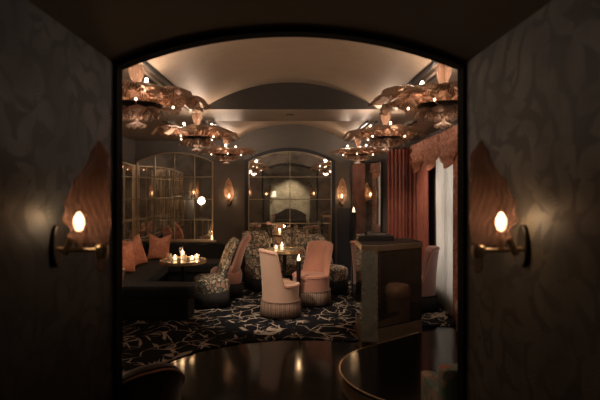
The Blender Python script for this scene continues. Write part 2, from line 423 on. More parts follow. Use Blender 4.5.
# lunettes (vault end walls)
m = MB(); m.wall(va+[(VA, VS), (-VA, VS)][0:0], 5.085, 5.10); struct('wall_lunette', m, M['lunette'], smooth=False)
m = MB(); m.wall(va, 5.95, 5.965); struct('wall_lunette', m, M['lunette'], smooth=False)
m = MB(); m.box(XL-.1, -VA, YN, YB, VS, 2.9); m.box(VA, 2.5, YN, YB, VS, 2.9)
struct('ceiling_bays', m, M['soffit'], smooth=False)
n_ = 1
for s in (-1, 1):
    for (x, w_, d_, mt) in ((VA+.012, .022, .02, 'black'), (VA+.075, .03, .03, 'soffit'), (VA+.13, .02, .018, 'black'), (1.52, .03, .03, 'soffit'), (1.60, .02, .02, 'black')):
        for (y0, y1) in ((YN, 5.10), (5.95, YB)):
            n_ += 1
            struct('trim_%d' % n_, MB().box(min(s*x, s*(x+w_)), max(s*x, s*(x+w_)), y0, y1, VS-d_, VS+.001), M[mt], smooth=False)
# dado at the foot of the back wall, baseboards
struct('baseboard_back', MB().box(-1.05, -.80, YB-.02, YB, 0, .45).box(.84, 1.08, YB-.02, YB, 0, 1.30).box(1.62, 2.24, YB-.02, YB, 0, .3), M['dado'], smooth=False)
struct('baseboard_left', MB().box(XL, XL+.02, YN, 5.6, 0, .3), M['dado'], smooth=False)
b = MB(); rbar(b, YN, WY0, 0, .2, 0, .02); struct('baseboard_right', b, M['dado'], smooth=False)
# carpet
edge = [(-2.74,4.25),(-1.75,4.12),(-1.44,4.02),(-1.15,4.40),(-.91,4.70),(-.5,4.95),(-.1,5.06),(.3,5.06),(.66,4.98),(.735,5.0),(.74,5.66),(1.50,5.68),(1.54,5.54),(2.11,5.58)]
tag(obj('carpet', MB().slab(edge+[(XR(8.28)-.01,8.28),(-2.74,8.28)], 0, .012), M['carpet'], smooth=False),
    'black lounge carpet with scattered curling cream brush strokes', 'carpet')
# raised dais with brass riser
dz = .15
def circ3(cx, cy, r, a0, a1, n): return [(cx+r*math.cos(R(a0+(a1-a0)*i/n)), cy+r*math.sin(R(a0+(a1-a0)*i/n))) for i in range(n+1)]
arc = circ3(1.10, 3.80, .69, 262, 126, 30)
dpoly = [(1.74, 3.06)] + arc + [(1.34, 4.83), (1.74, 4.98)]
ds = thing('dais', 'low curved black polished platform edged with a brass band in front of the host stand', 'platform', (1.2, 3.8, 0))
def off(poly): return [(x-1.2, y-3.8) for x, y in poly]
def shrink(poly, k): return [(1.3+(x-1.3)*k, 3.95+(y-3.95)*k) for x, y in poly]
obj('platform_top', MB().slab(off(dpoly), dz-.03, dz), M['dais'], ds, bevel=.006)
o = obj('riser', MB().slab(off(shrink(dpoly, .985)), .0, dz-.03), M['brass'], ds); o['label'] = 'brass riser band'
o = obj('edge_trim', MB().tube([(x-1.2, y-3.8, dz-.004) for x, y in arc+[(1.34, 4.83)]], .007, 8), M['brass'], ds); o['label'] = 'thin brass nosing'

# ------------------------------------------------------------------ gridded mirrors
def arch_outline(x0, x1, z0, zs, zc, n=20):
    c = (x0+x1)/2; return [(x0, z0)]+arc_pts((x1-x0)/2, zs, zc, n, c)+[(x1, z0)]
def frame_mb(out, inn, y0, y1):
    m = MB(); n = len(out)
    for i in range(n):
        j = (i+1) % n; m.wall([out[i], out[j], inn[j], inn[i]], y0, y1)
    return m
def grid_mirror(label, loc, rotz, x0, x1, z0, zs, zc, xs, zz, frame='black', fw=.05, name='wall_mirror', bar='gilt', inner=True, bw=.006):
    r = thing(name, label, 'mirror', loc, rotz)
    out = arch_outline(x0, x1, z0, zs, zc); inn = arch_outline(x0+fw, x1-fw, z0+fw*.7, zs-fw*.3, zc-fw)
    o = obj('frame', frame_mb(out, inn, -.05, -.001), M[frame], r, smooth=False)
    inn2 = arch_outline(x0+fw*.8, x1-fw*.8, z0+fw*.5, zs-fw*.2, zc-fw*.8)
    obj('mirror_glass', MB().wall(inn2, -.018, -.004), M['mirror'], r, smooth=False)
    if inner:
        e = .014; inn3 = arch_outline(x0+fw+e, x1-fw-e, z0+fw*.7+e, zs-fw*.3, zc-fw-e)
        obj('inner_moulding', frame_mb(inn, inn3, -.04, -.016), M[bar], r, smooth=False)['label'] = 'thin gilt inner moulding'
    c = (x0+x1)/2; a = (x1-x0)/2-fw; zs_, zc_ = zs-fw*.3, zc-fw
    h = max(zc_-zs_, .001); rr = (a*a+h*h)/(2*h)
    for x in xs:
        top = zc_-rr+math.sqrt(max(0, rr*rr-(x-c)**2))
        obj('glazing_bar', MB().box(x-bw, x+bw, -.032, -.016, z0+fw*.6, top), M[bar], r, smooth=False)
    for z in zz:
        if z < zs_: xa, xb = x0+fw, x1-fw
        else:
            q = math.sqrt(max(0, rr*rr-(z-(zc_-rr))**2)); xa, xb = c-q, c+q
        obj('glazing_bar', MB().box(xa, xb, -.031, -.017, z-bw, z+bw), M[bar], r, smooth=False)
    return r
grid_mirror('tall black-framed arched mirror centred on the back wall behind the flowered chairs', (0,YB,0), 0,
            -.80, .80, .10, 2.14, 2.37, (.0,), (1.03, 1.455, 1.85), fw=.062)
grid_mirror('wide arched mirror with many gilt squares above the black banquette, beside the glowing sconce', (0,YB,0), 0,
            -2.72, -1.36, .73, 2.12, 2.29, (-2.40, -2.05, -1.69), (1.09, 1.455, 1.85), frame='bronze', fw=.022, inner=False, bw=.008)
grid_mirror('gilt-barred mirror on the left side wall, running behind the coral cushions', (XL,0,0), R(90),
            4.7, 8.20, .73, 2.05, 2.10, (5.2,5.7,6.2,6.7,7.2,7.7), (1.09, 1.455, 1.85), frame='bronze', fw=.022, inner=False, bw=.008)
grid_mirror('narrow dark-framed mirror on the back wall beside the rust pleated curtain', (0,YB,0), 0,
            1.07, 1.64, .45, 2.12, 2.125, (), (), fw=.035, inner=False)
tag(obj('mirror_shelf', MB().box(-2.72, -1.30, YB-.09, YB, .70, .73), M['gilt'], bevel=.004),
    'slim gilt ledge under the wide arched mirror', 'ledge')

# ------------------------------------------------------------------ chandeliers
def leaf_fn(L, W, a, z0, lift, droop, ribs=9, seed=0, base=.07):
    rn = random.Random(seed); ph = rn.random()*6; k1 = 1+rn.uniform(-.08,.08); tw = rn.uniform(-.12,.12)
    def fn(u, v):
        r = base+L*k1*u
        w_ = W*(.16+.84*math.sin(PI*min(1, u*.62+.08))**.8)*(1-.75*sstep(.72,1,u))
        s = (v-.5)*2
        sc_ = 1+.16*math.sin(u*24+ph)*abs(s)
        y = s*w_*.5*sc_
        z = z0-.03*(1-u)**2+lift*math.sin(PI*min(1,u*.75))-droop*u**3 + (.060*(1-s*s)-.02)*math.sin(PI*min(1,u*1.05)) + tw*y*u
        z += .0035*math.sin((abs(s)*.9+u*1.8)*ribs*2.6) * min(1, 4*u)
        z += .020*math.sin(u*26+ph)*abs(s)**2 - .035*sstep(.86,1,u)
        x = r - .02*s*s
        ca, sa = math.cos(a), math.sin(a)
        return (x*ca-y*sa, x*sa+y*ca, z)
    return fn
def make_chandelier(label, loc):
    r = thing('chandelier', label, 'chandelier', loc, 0, 'blown-glass chandeliers')
    N = 11
    for k in range(N):
        a = 2*PI*k/N+.1
        o = obj('glass_leaf', MB().grid(leaf_fn(.41, .28, a, .0+.015*(k%2), .002+.014*(k%3), .012+.014*(k%2), seed=k), 34, 20), M['leafglass'], r, solid=.005, auto=False)
    for k in range(8):
        a = 2*PI*k/8+.35
        obj('lower_leaf', MB().grid(leaf_fn(.16, .15, a, -.095, -.005, -.012, seed=k+50, base=.04), 16, 10), M['leafglass'], r, solid=.004, auto=False)
    obj('central_bowl', MB().lathe([(.02,-.05),(.10,-.055),(.17,-.045),(.175,-.042),(.17,-.05),(.10,-.075),(.03,-.09),(.015,-.09)], 28), M['darkmetal'], r)
    obj('stem', MB().lathe([(.009,-.18),(.009,.225)], 10), M['bronze'], r)
    obj('ceiling_rose', MB().lathe([(.0001,.262),(.05,.262),(.05,.25),(.02,.235),(.012,.22)], 24), M['bronze'], r)
    def vz(u, v):
        z = .085+.135*v; rr = .014+.034*math.sin(PI*.62*v)**1.2+.008*sstep(.85,1,v)
        rr *= 1+.05*math.sin(12*2*PI*u); a = 2*PI*u
        return (rr*math.cos(a), rr*math.sin(a), z)
    obj('glass_vase', MB().grid(vz, 72, 12), M['leafglass'], r, solid=.004, auto=False)
    def fz(u, v):
        z = -.145-.045*v; rr = (.010+.05*sstep(.2,1,v))*(1+.13*math.sin(8*2*PI*u)*v); a = 2*PI*u
        return (rr*math.cos(a), rr*math.sin(a), z+.008*math.sin(8*2*PI*u)*v)
    obj('finial', MB().grid(fz, 64, 8), M['leafglass'], r, solid=.004, auto=False)
    for k in range(4):
        a = 2*PI*k/4+.3; p = (0.24*math.cos(a), 0.24*math.sin(a))
        arm = obj('lamp_arm', MB().tube([(.10*math.cos(a),.10*math.sin(a),-.055),(p[0]*.8,p[1]*.8,-.06),(p[0],p[1],-.055)], .005, 6), M['bronze'], r)
        obj('bulb', MB().ball((p[0],p[1],-.045), .0065, 1.3, 10), M['bulb'], arm)
    for k in range(3):
        a = 2*PI*k/3+1.2; p = (.17*math.cos(a), .17*math.sin(a))
        arm = obj('lamp_arm', MB().tube([(.01*math.cos(a),.01*math.sin(a),.06),(p[0],p[1],.075)], .004, 6), M['bronze'], r)
        obj('bulb', MB().ball((p[0],p[1],.093), .011, 1.3, 10), M['bulb'], arm)
        light('bulb_light', 'POINT', (p[0]*1.1,p[1]*1.1,.10), CH_UP, size=.03, parent=r)
    light('bulb_light', 'POINT', (0,0,-.125), CH_DN, size=.08, parent=r)
    return r
CH_UP, CH_DN = 2.0, 1.6
ch = make_chandelier('large scalloped rose-glass chandelier nearest the viewer on the left, half hidden by the arch', (-1.035, 3.15, 2.235))
for loc, rz, lb in (((1.035, 3.15, 2.235), 2.3, 'large scalloped rose-glass chandelier nearest the viewer on the right, in front of the valance'),
                    ((-1.02, 5.12, 2.235), .7, 'middle glass chandelier of the left row, under the end of the cross beam'),
                    ((1.05, 5.12, 2.235), 3.6, 'middle glass chandelier of the right row, under the end of the cross beam'),
                    ((-1.03, 7.55, 2.235), 1.5, 'small-looking furthest glass chandelier of the left row, near the back wall'),
                    ((1.10, 7.55, 2.235), 4.2, 'small-looking furthest glass chandelier of the right row, near the narrow mirror')):
    dup(ch, loc, rz, lb)
# downlights
def downlight(x, y, z, label, power, tgt, spot=55):
    r = thing('downlight', label, 'ceiling light', (x, y, z), 0, 'recessed downlights')
    obj('trim_ring', MB().lathe([(.034,-.006),(.045,-.006),(.047,.0),(.034,.0),(.034,-.006)], 24), M['darkmetal'], r)
    obj('lens', MB().lathe([(.0001,-.003),(.032,-.003),(.032,0)], 20), M['down'], r)
    v = Vector(tgt)-Vector((x, y, z))
    light('spot', 'SPOT', (0,0,-.02), power, (1,.76,.58), .02, r, v.to_track_quat('-Z', 'Y').to_euler(), spot)
downlight(.0, 5.45, VS-.001, 'tiny recessed downlight in the middle of the cross beam', 22, (0, 6.6, .5), 70)
downlight(-1.30, 4.35, VS-.001, 'recessed downlight hidden above the near left chandelier', 95, (-.35, 6.0, .4), 40)
downlight(1.27, 4.15, VS-.001, 'recessed downlight shining above the near right chandelier', 16, (1.0, 5.4, .6), 60)
downlight(1.37, 6.45, VS-.001, 'recessed downlight above the middle right chandelier, over the window', 26, (1.9, 7.4, .6), 75)
downlight(-1.55, 6.0, VS-.001, 'recessed downlight over the round table by the banquette', 26, (-1.9, 6.9, .5), 75)

# ------------------------------------------------------------------ leaf sconces
def make_sconce(label, loc, rotz, power, gm='sconceglass'):
    # local frame: wall plane at x=0, sconce projects along +x
    r = thing('wall_sconce', label, 'wall light', loc, rotz, 'leaf-glass wall sconces')
    o = obj('backplate', MB().prism([(.035*math.cos(2*PI*i/28), .075*math.sin(2*PI*i/28)) for i in range(28)],
            lambda p:(.0,p[0],p[1]), lambda p:(.016,p[0],p[1])), M['darkmetal'], r, bevel=.004)
    obj('arm', MB().tube([(.01,0,-.01),(.05,0,-.015),(.17,0,-.015)], .008, 10).tube([(.035,0,-.03),(.06,0,.03)], .012, 10), M['brass'], r)
    obj('leaf_holder', MB().lathe([(.0001,-.03),(.018,-.03),(.022,-.01),(.022,.01),(.012,.018),(.0001,.018)], 20, (.165,0,-.012)), M['brass'], r)
    WP = [(0,.095),(.16,.122),(.36,.136),(.56,.122),(.76,.085),(.91,.040),(1.01,.006)]
    def lf(u, v):
        # u runs up the leaf, v across it; the spine is the outer edge, the sides sweep back to the wall
        sd = (v-.5)*2; a = abs(sd)
        Wd = .004
        for (u0, w0), (u1, w1) in zip(WP, WP[1:]):
            if u0 <= u <= u1: Wd = w0+(w1-w0)*sstep(0, 1, (u-u0)/(u1-u0))
        Wd += .004*math.sin(u*21)*(1-u); D = .070*math.sin(PI*(.10+.90*u))**.7+.001
        xo = .183+.012*math.sin(PI*u)+.004*math.sin(u*9)-.030*max(0,u-.86)/.14
        x = xo-Wd*a**1.35+.007*a*math.sin(u*34)
        y = math.copysign(D*math.sin(PI*.5*min(1, a*1.25))*(1-.25*max(0,a-.8)/.2), sd) if a > 1e-6 else 0
        z = .005+.362*u-.035*a*math.sin(PI*u)
        return (x, y, z)
    obj('glass_leaf', MB().grid(lf, 44, 28), M[gm], r, solid=.005, auto=False)
    obj('glass_drop', MB().lathe([(.0001,-.085),(.014,-.075),(.017,-.05),(.012,-.03),(.008,-.02)], 14, (.165,0,-.01)), M['smallglass'], r)
    obj('candle_sleeve', MB().lathe([(.011,-.005),(.011,.05),(.0001,.05)], 14, (.085,0,0)), M['brass'], r)
    obj('bulb', MB().lathe([(.0001,.05),(.012,.055),(.019,.075),(.018,.095),(.008,.115),(.0001,.12)], 16, (.085,0,0)), M['sconcebulb'], r)
    light('bulb_light', 'POINT', (.080,0,.10), power, (1,.58,.28), .02, r)
    return r
sa = make_sconce('large rose-glass leaf sconce glowing on the dark left wall of the passage', (-HW, 1.63, 1.425), 0, .55)
dup(sa, (HW, 1.63, 1.425), PI, 'large rose-glass leaf sconce glowing on the brown right wall of the passage')
sb = make_sconce('small leaf sconce on the back wall left of the central mirror', (-1.07, YB, 1.42), -PI/2, 2.0, 'smallglass')
sb.scale = (1.12,)*3
dup(sb, (.91, YB, 1.42), -PI/2, 'small leaf sconce on the back wall right of the central mirror')
dup(sb, (XL, 3.6, 1.45), 0, 'leaf sconce on the side wall of the lounge, seen only in the mirrors')

# ------------------------------------------------------------------ chairs
def tub_chair(label, loc, rotz, mt='pink', fr='fringe', H=.87, r0=.255, group='fringed tub chairs', arm=.43, low=.20, scale=1, pip='piping', sl=(50,76)):
    r = thing('tub_chair', label, 'chair', loc, rotz, group)
    def Ht(a): return arm+(H-arm)*(1-sstep(sl[0], sl[1], a))*(1-.04*(min(a,46)/46)**2)
    def ring(u):
        a = (u-.5)*2*R(148); ad = abs(math.degrees(a)); h = Ht(ad)*1.0
        pts = []; th = .055+.015*(1-sstep(60,100,ad))
        k = 9
        for j in range(k):              # outside, bottom to top
            z = low+(h-low-.03)*j/(k-1); q = (z-low)/(H-low)
            pts.append((r0*(1+.20*q**2), z))
        ro = pts[-1][0]
        for j in range(1, 5):           # rolled top
            t_ = PI*j/5; pts.append((ro-th/2+th/2*math.cos(t_)+.010, h-.03+.03*math.sin(t_)))
        for j in range(k):              # inside, top to bottom
            z = h-.03-(h-.03-low-.05)*j/(k-1); q = (z-low)/(H-low)
            pts.append((r0*(1+.20*q**2)-th, z))
        return [(-rr*math.cos(a), rr*math.sin(a)*1.02, z) for rr, z in pts]
    m = MB(); NU = 44; rings = [ring(i/NU) for i in range(NU+1)]; n = len(rings[0])
    m.add([p for q in rings for p in q], [(i*n+j, (i+1)*n+j, (i+1)*n+(j+1)%n, i*n+(j+1)%n) for i in range(NU) for j in range(n)]
          + [tuple(range(n)), tuple(NU*n+j for j in range(n))[::-1]])
    obj('backrest', m, M[mt], r)
    obj('seat_base', MB().lathe([(.0001,low-.02),(r0*.98,low-.02),(r0*1.0,low+.02),(r0*.99,.33),(.0001,.34)], 40), M[mt], r)
    obj('seat', MB().lathe([(.0001,.32),(r0*.9,.32),(r0*.96,.345),(r0*.96,.385),(r0*.86,.415),(.1,.425),(.0001,.425)], 40), M[mt], r)
    pp = []
    for i in range(NU+1):
        a = (i/NU-.5)*2*R(148); h = Ht(abs(math.degrees(a))); q = (h-low)/(H-low); rr = r0*(1+.20*q**2)+.004
        pp.append((-rr*math.cos(a), rr*math.sin(a)*1.02, h-.028))
    obj('piping', MB().tube(pp, .006, 6), M[pip], r)
    NF = 90
    def fz(u, v):
        rr = (r0+.012+.012*v)*(1+.012*math.sin(NF*2*PI*u)); a = 2*PI*u
        return (rr*math.cos(a), rr*math.sin(a)*1.01, low+.01-(low-.015)*v)
    obj('fringe', MB().grid(fz, NF*5, 2), M[fr], r, solid=.006, auto=False)
    obj('fringe_braid', MB().tube([((r0+.014)*math.cos(2*PI*i/48), (r0+.014)*1.01*math.sin(2*PI*i/48), low+.01) for i in range(48)], .009, 6, True), M[fr], r)
    if scale != 1: r.scale = (scale,)*3
    return r
def slipper_chair(label, loc, rotz, mt='floral', fr='fringe_dark', group='scroll-backed slipper chairs', W=.27, H=.92, pip='piping'):
    r = thing('slipper_chair', label, 'chair', loc, rotz, group)
    # side profile, chair faces +x
    cen = [(-.08,.30),(-.12,.42),(-.155,.52),(-.185,.63),(-.22,.73),(-.265,.82),(-.315,H-.03)]
    th = [.06,.05,.043,.04,.038,.036,.032]
    def fr_(i, s, lateral):
        x, z = cen[i]; a = cen[max(0,i-1)]; b = cen[min(len(cen)-1,i+1)]
        t_ = Vector((b[0]-a[0], b[1]-a[1])).normalized(); nrm = Vector((t_.y, -t_.x))
        return (x+nrm.x*s, z+nrm.y*s)
    m = MB(); secs = []
    NW = 14
    for i in range(len(cen)):
        q = i/(len(cen)-1); w_ = W*(1-.10*q+.06*math.sin(PI*q)); loop = []
        for k in range(28):
            a = 2*PI*k/28; cx = math.copysign(abs(math.cos(a))**.45, math.cos(a)); sy = math.copysign(abs(math.sin(a))**.7, math.sin(a))
            yy = cx*w_; s = sy*th[i]+.05*(yy/W)**2
            p = fr_(i, s, yy); loop.append((p[0], yy, p[1]))
        secs.append(loop)
    top = [(p[0]*.5+cen[-1][0]*.5-.006, p[1]*.9, p[2]*.5+(cen[-1][1]+.02)*.5+.012) for p in secs[-1]]; secs.append(top)
    n = 28
    m.add([p for q in secs for p in q], [(i*n+j, i*n+(j+1)%n, (i+1)*n+(j+1)%n, (i+1)*n+j) for i in range(len(secs)-1) for j in range(n)]
          + [tuple(range(n))[::-1], tuple((len(secs)-1)*n+j for j in range(n))])
    obj('backrest', m, M[mt], r, sub=1, auto=False)
    def sup(hx, hy, cx, z, k=.5):
        out = []
        for i in range(32):
            a = 2*PI*i/32; c, s = math.cos(a), math.sin(a)
            out.append((cx+hx*math.copysign(abs(c)**k, c), hy*math.copysign(abs(s)**k, s), z))
        return out
    def stack(levels, cx):
        m = MB(); L_ = [sup(hx, hy, cx, z) for hx, hy, z in levels]
        m.add([p for q in L_ for p in q], [(i*32+j, i*32+(j+1)%32, (i+1)*32+(j+1)%32, (i+1)*32+j) for i in range(len(L_)-1) for j in range(32)]
              + [tuple(range(32))[::-1], tuple((len(L_)-1)*32+j for j in range(32))])
        return m
    obj('seat', stack([(.22,W*.95,.20),(.235,W,.24),(.245,W*1.03,.32),(.235,W*.99,.375),(.19,W*.82,.41),(.08,W*.4,.425)], .05), M[mt], r)
    ff = []
    for lv, zz in ((0,.215),(1,.03)):
        for i in range(384):
            a = 2*PI*i/384; c, s = math.cos(a), math.sin(a); k = 1+.012*math.sin(i*PI*2/5)+.02*lv
            ff.append((.05+.235*k*math.copysign(abs(c)**.5, c), W*k*math.copysign(abs(s)**.5, s), zz))
    obj('fringe', MB().add(ff, [(i,(i+1)%384,384+(i+1)%384,384+i) for i in range(384)]), M[fr], r, solid=.006, auto=False)
    for sx in (-.13,.23):
        for sy in (-.19,.19):
            obj('leg', MB().lathe([(.012,.0),(.02,.21)], 10, (sx,sy,0)), M['black'], r)
    return r
CZ = .012
tub_chair('pale rose tub chair with taupe fringe, brightest chair, in front of the central table', (-.12, 6.0, CZ), R(28), 'pink', H=.865, r0=.235)
tub_chair('darker rose tub chair just right of and behind the brightest tub chair', (.30, 6.63, CZ), R(222), 'rose', H=.87, r0=.255)
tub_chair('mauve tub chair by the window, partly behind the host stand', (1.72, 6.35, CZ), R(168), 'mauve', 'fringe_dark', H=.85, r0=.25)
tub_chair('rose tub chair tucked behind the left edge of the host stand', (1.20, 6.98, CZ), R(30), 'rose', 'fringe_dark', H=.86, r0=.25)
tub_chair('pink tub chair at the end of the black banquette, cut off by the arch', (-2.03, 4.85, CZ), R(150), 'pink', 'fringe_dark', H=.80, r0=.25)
tub_chair('low chocolate brown tub chair just inside the arch on the left, its reddish rim coloured as if lit', (-.885, 2.62, 0), R(128), 'brown', 'fringe_dark', H=.72, r0=.25, arm=.42, pip='rose', sl=(5,120))  # lit look of the reddish rim put into the rose piping colour
slipper_chair('botanical slipper chair seen side-on at the round banquette table', (-1.05, 6.55, CZ), R(196), 'floral', W=.24)
slipper_chair('plain rose slipper chair directly behind the side-on botanical chair', (-.93, 7.16, CZ), R(188), 'rose')
slipper_chair('botanical slipper chair at the back left of the central table, near the mirror frame', (-.47, 7.62, CZ), R(-60), 'floral', W=.25)
slipper_chair('botanical slipper chair at the back of the central table, just left of its middle', (.08, 7.90, CZ), R(-92), 'floral', W=.25)
slipper_chair('botanical slipper chair turned outwards at the right edge of the central mirror', (.60, 7.40, CZ), R(-40), 'floral', W=.22, H=.88)
# teal chair just inside the arch, right
r = thing('tub_chair', 'teal and coral patterned low chair just inside the arch on the right, beside the dais', 'chair', (1.05, 2.71, 0), 0)
def blk(hx, hy, z0, z1, cx=0, cy=0, rr=.05):
    out = []; m = MB(); lev = [(z0,.96),(z0+.02,1),(z1-.025,1),(z1-.008,.985),(z1,.93)]
    for z, k in lev:
        for i in range(40):
            a = 2*PI*i/40; c, s = math.cos(a), math.sin(a)
            out.append((cx+hx*k*math.copysign(abs(c)**.35, c), cy+hy*k*math.copysign(abs(s)**.35, s), z))
    m.add(out, [(i*40+j, i*40+(j+1)%40, (i+1)*40+(j+1)%40, (i+1)*40+j) for i in range(4) for j in range(40)]+[tuple(range(40))[::-1], tuple(160+j for j in range(40))])
    return m
obj('backrest', blk(.245, .055, .10, .665, 0, -.19), M['coral'], r)
obj('armrest', blk(.045, .20, .10, .50, -.2, 0), M['coral'], r); obj('armrest', blk(.045, .20, .10, .50, .2, 0), M['coral'], r)
obj('seat', blk(.16, .20, .12, .40, 0, .03), M['coral'], r)
for sx in (-.19,.19):
    for sy in (-.19,.16): obj('leg', MB().lathe([(.012,0),(.02,.11)], 10, (sx,sy,0)), M['black'], r)

# ------------------------------------------------------------------ banquette + cushions
bq = thing('banquette', 'long black velvet banquette wrapping the left corner under the mirrors', 'sofa', (-2.3, 7.0, CZ))
def offb(poly): return [(x+2.3, y-7.0) for x, y in poly]
sh = lambda x0,x1,y0,y1,z0,z1: MB().box(x0+2.3,x1+2.3,y0-7,y1-7,z0,z1)
obj('seat', MB().slab(offb([(-2.58,5.72),(-1.22,5.72),(-1.16,5.80),(-1.20,6.08),(-1.9,6.12),(-1.95,7.50),(-1.15,7.50),(-1.15,8.12),(-2.58,8.12)]), .26, .42), M['velvet'], bq, bevel=.04)
obj('plinth', MB().slab(offb([(-2.58,5.76),(-1.26,5.76),(-1.24,6.05),(-1.95,6.06),(-2.0,7.55),(-1.19,7.55),(-1.19,8.12),(-2.58,8.12)]), 0, .27), M['black_matt'], bq, smooth=False)
def backp(along, a0, a1, hgt):
    m = MB(); n = 60; prof = []
    for i in range(n+1):
        t_ = a0+(a1-a0)*i/n; prof.append((t_, hgt+.035*abs(math.sin(PI*(t_-a0)/(a1-a0)*round((a1-a0)/.4)))))
    poly = [(a0, .38)]+prof+[(a1, .38)]
    if along == 'y': m.prism(poly, lambda p:(-2.73+2.3,p[0]-7,p[1]), lambda p:(-2.56+2.3,p[0]-7,p[1]))
    else: m.prism(poly, lambda p:(p[0]+2.3,8.12-7,p[1]), lambda p:(p[0]+2.3,8.28-7,p[1]))
    return m
obj('backrest', backp('y', 5.72, 8.27, .70), M['velvet'], bq, bevel=.03)
obj('backrest', backp('x', -2.56, -1.15, .655), M['velvet'], bq, bevel=.03)
def cushion(label, loc, rot, s=.23, mt='cushion'):
    def fn(u, v):
        a = (u-.5)*2; b_ = (v-.5)*2
        e = (1-a**2)*(1-b_**2)
        k = 1-.12*(1-a*a)*b_*b_; k2 = 1-.15*(1-b_*b_)*a*a
        zz = b_*s*k*1.08 - (.055*math.exp(-(a/.38)**2) if b_ > 0 else 0)*max(b_,0)**2
        return (a*s*k2*.94, 0, zz, max(e,0)**.42*.085)
    m = MB()
    m.grid(lambda u,v: (fn(u,v)[0], fn(u,v)[3], fn(u,v)[2]), 22, 22); m.grid(lambda u,v: (fn(u,v)[0], -fn(u,v)[3], fn(u,v)[2]), 22, 22)
    o = obj('cushion', m, M[mt], auto=False); o.location = loc; o.rotation_euler = rot
    tag(o, label, 'cushion', 'coral cushions on the banquette'); return o
# -X side cushions face +X: rotate plane normal to +x
cushion('coral silk cushion nearest the viewer on the banquette, cut by the arch', (-2.36, 6.62, .66), (R(-14), R(8), R(68)))
cushion('coral silk cushion in the middle of the banquette row', (-2.42, 7.22, .66), (R(-14), R(-10), R(60)))
cushion('coral silk cushion furthest back, in the corner under the arched mirror', (-2.20, 7.86, .66), (R(-14), R(4), R(14)), .21)

# ------------------------------------------------------------------ tables
def round_table(label, loc, rt, h, top='podium_side', rim='brass'):
    r = thing('round_table', label, 'table', loc)
    obj('tabletop', MB().lathe([(.0001,h-.02),(rt-.005,h-.02),(rt-.005,h),(.0001,h)], 48), M[top], r)
    obj('rim', MB().lathe([(rt-.006,h-.035),(rt+.006,h-.035),(rt+.006,h+.006),(rt-.006,h+.006),(rt-.006,h-.035)], 48), M[rim], r)
    obj('pedestal', MB().lathe([(.04,.03),(.028,.10),(.022,h*.5),(.03,h-.06),(.09,h-.02)], 24), M['black'], r)
    obj('base', MB().lathe([(.0001,0),(rt*.6,0),(rt*.6,.015),(.05,.04),(.0001,.04)], 36), M['black'], r)
    return r
T1 = (-1.50, 6.55, CZ); h1 = .625
round_table('round mirrored table with a brass rim inside the curve of the banquette', T1, .315, h1, 'mirror')
T2 = (-.08, 7.05, CZ); h2 = .71
round_table('round mirrored table in front of the central mirror, ringed by chairs', T2, .28, h2)
def votive(x, y, z, label, h=.075, r=.032, p=.5, grp='votive candles'):
    o = thing('votive_candle', label, 'candle', (x, y, z), 0, grp)
    obj('glass_cup', MB().lathe([(.0001,0),(r*.85,0),(r,h),(r-.003,h),(r*.85-.003,.006),(.0001,.006)], 20), M['clearglass'], o)
    obj('wax', MB().lathe([(.0001,.008),(r*.78,.008),(r*.82,h*.5),(.0001,h*.5)], 18), M['wax'], o)
    obj('flame', MB().lathe([(.0001,h*.52),(.007,h*.68),(.005,h*.9),(.0001,h*1.25)], 10), M['flame'], o)
    if p: light('candle_light', 'POINT', (0,0,h*1.5), p, (1,.58,.28), .015, o)
    return o
def tumbler(x, y, z, label, h=.09, r=.033, stem=0, group='drinking glasses'):
    o = MB()
    if stem: o.lathe([(.0001,0),(.030,0),(.030,.003),(.004,.008),(.004,stem),(r*.7,stem+.02),(r,stem+h*.5),(r*.85,stem+h),(r*.85-.002,stem+h),(r-.003,stem+h*.5),(r*.65,stem+.024),(.0001,stem+.012)], 20)
    else: o.lathe([(.0001,0),(r*.88,0),(r,h),(r-.0025,h),(r*.86,.01),(.0001,.01)], 20)
    q = obj('drinking_glass', o, M['clearglass']); q.location = (x, y, z); tag(q, label, 'glass', group); return q
z1 = CZ+h1
votive(T1[0]-.02, T1[1]+.05, z1, 'tallest lit candle in the middle of the banquette table', .12, .03, .8)
votive(T1[0]-.10, T1[1]-.05, z1, 'short lit candle left of the tallest one on the banquette table', .07, .03, .5)
votive(T1[0]+.13, T1[1]-.02, z1, 'short lit candle at the right of the banquette table', .06, .034, .6)
votive(T1[0]+.17, T1[1]+.12, z1, 'small lit candle at the back right of the banquette table', .06, .034, .4)
tumbler(T1[0]-.20, T1[1]+.02, z1, 'empty tumbler at the left rim of the banquette table')
tumbler(T1[0]+.05, T1[1]-.14, z1, 'empty tumbler at the near rim of the banquette table')
tumbler(T1[0]-.07, T1[1]+.18, z1, 'stemmed glass at the back of the banquette table', .09, .03, .07)
sh_ = MB()
votive(-1.38, YB-.045, .73, 'lit candle alone at the right end of the gilt mirror ledge', .10, .028, .5)
z2 = CZ+h2
votive(T2[0]-.04, T2[1]-.10, z2, 'brightest candle on the central table', .10, .032, .7)
votive(T2[0]-.13, T2[1]-.02, z2, 'smaller candle left of the brightest one on the central table', .06, .03, .4)
tumbler(T2[0]+.06, T2[1]+.05, z2, 'wine glass behind the brightest candle on the central table', .10, .035, .09)
tumbler(T2[0]-.22, T2[1]-.1, z2, 'wine glass at the left rim of the central table', .10, .035, .09)
tumbler(T2[0]+.20, T2[1]-.05, z2, 'wine glass at the right rim of the central table', .10, .035, .09)
v_ = thing('bud_vase', 'slim glass vase with one tall blush bloom at the back left of the central table', 'vase', (T2[0]-.25, T2[1]+.16, z2))
obj('vase_body', MB().lathe([(.0001,0),(.03,0),(.032,.06),(.012,.12),(.016,.16),(.012,.16),(.009,.12),(.0001,.02)], 18), M['clearglass'], v_)
obj('stem', MB().tube([(0,0,.02),(.004,0,.2),(-.008,0,.38)], .004, 6), M['stem'], v_)
pm = MB()
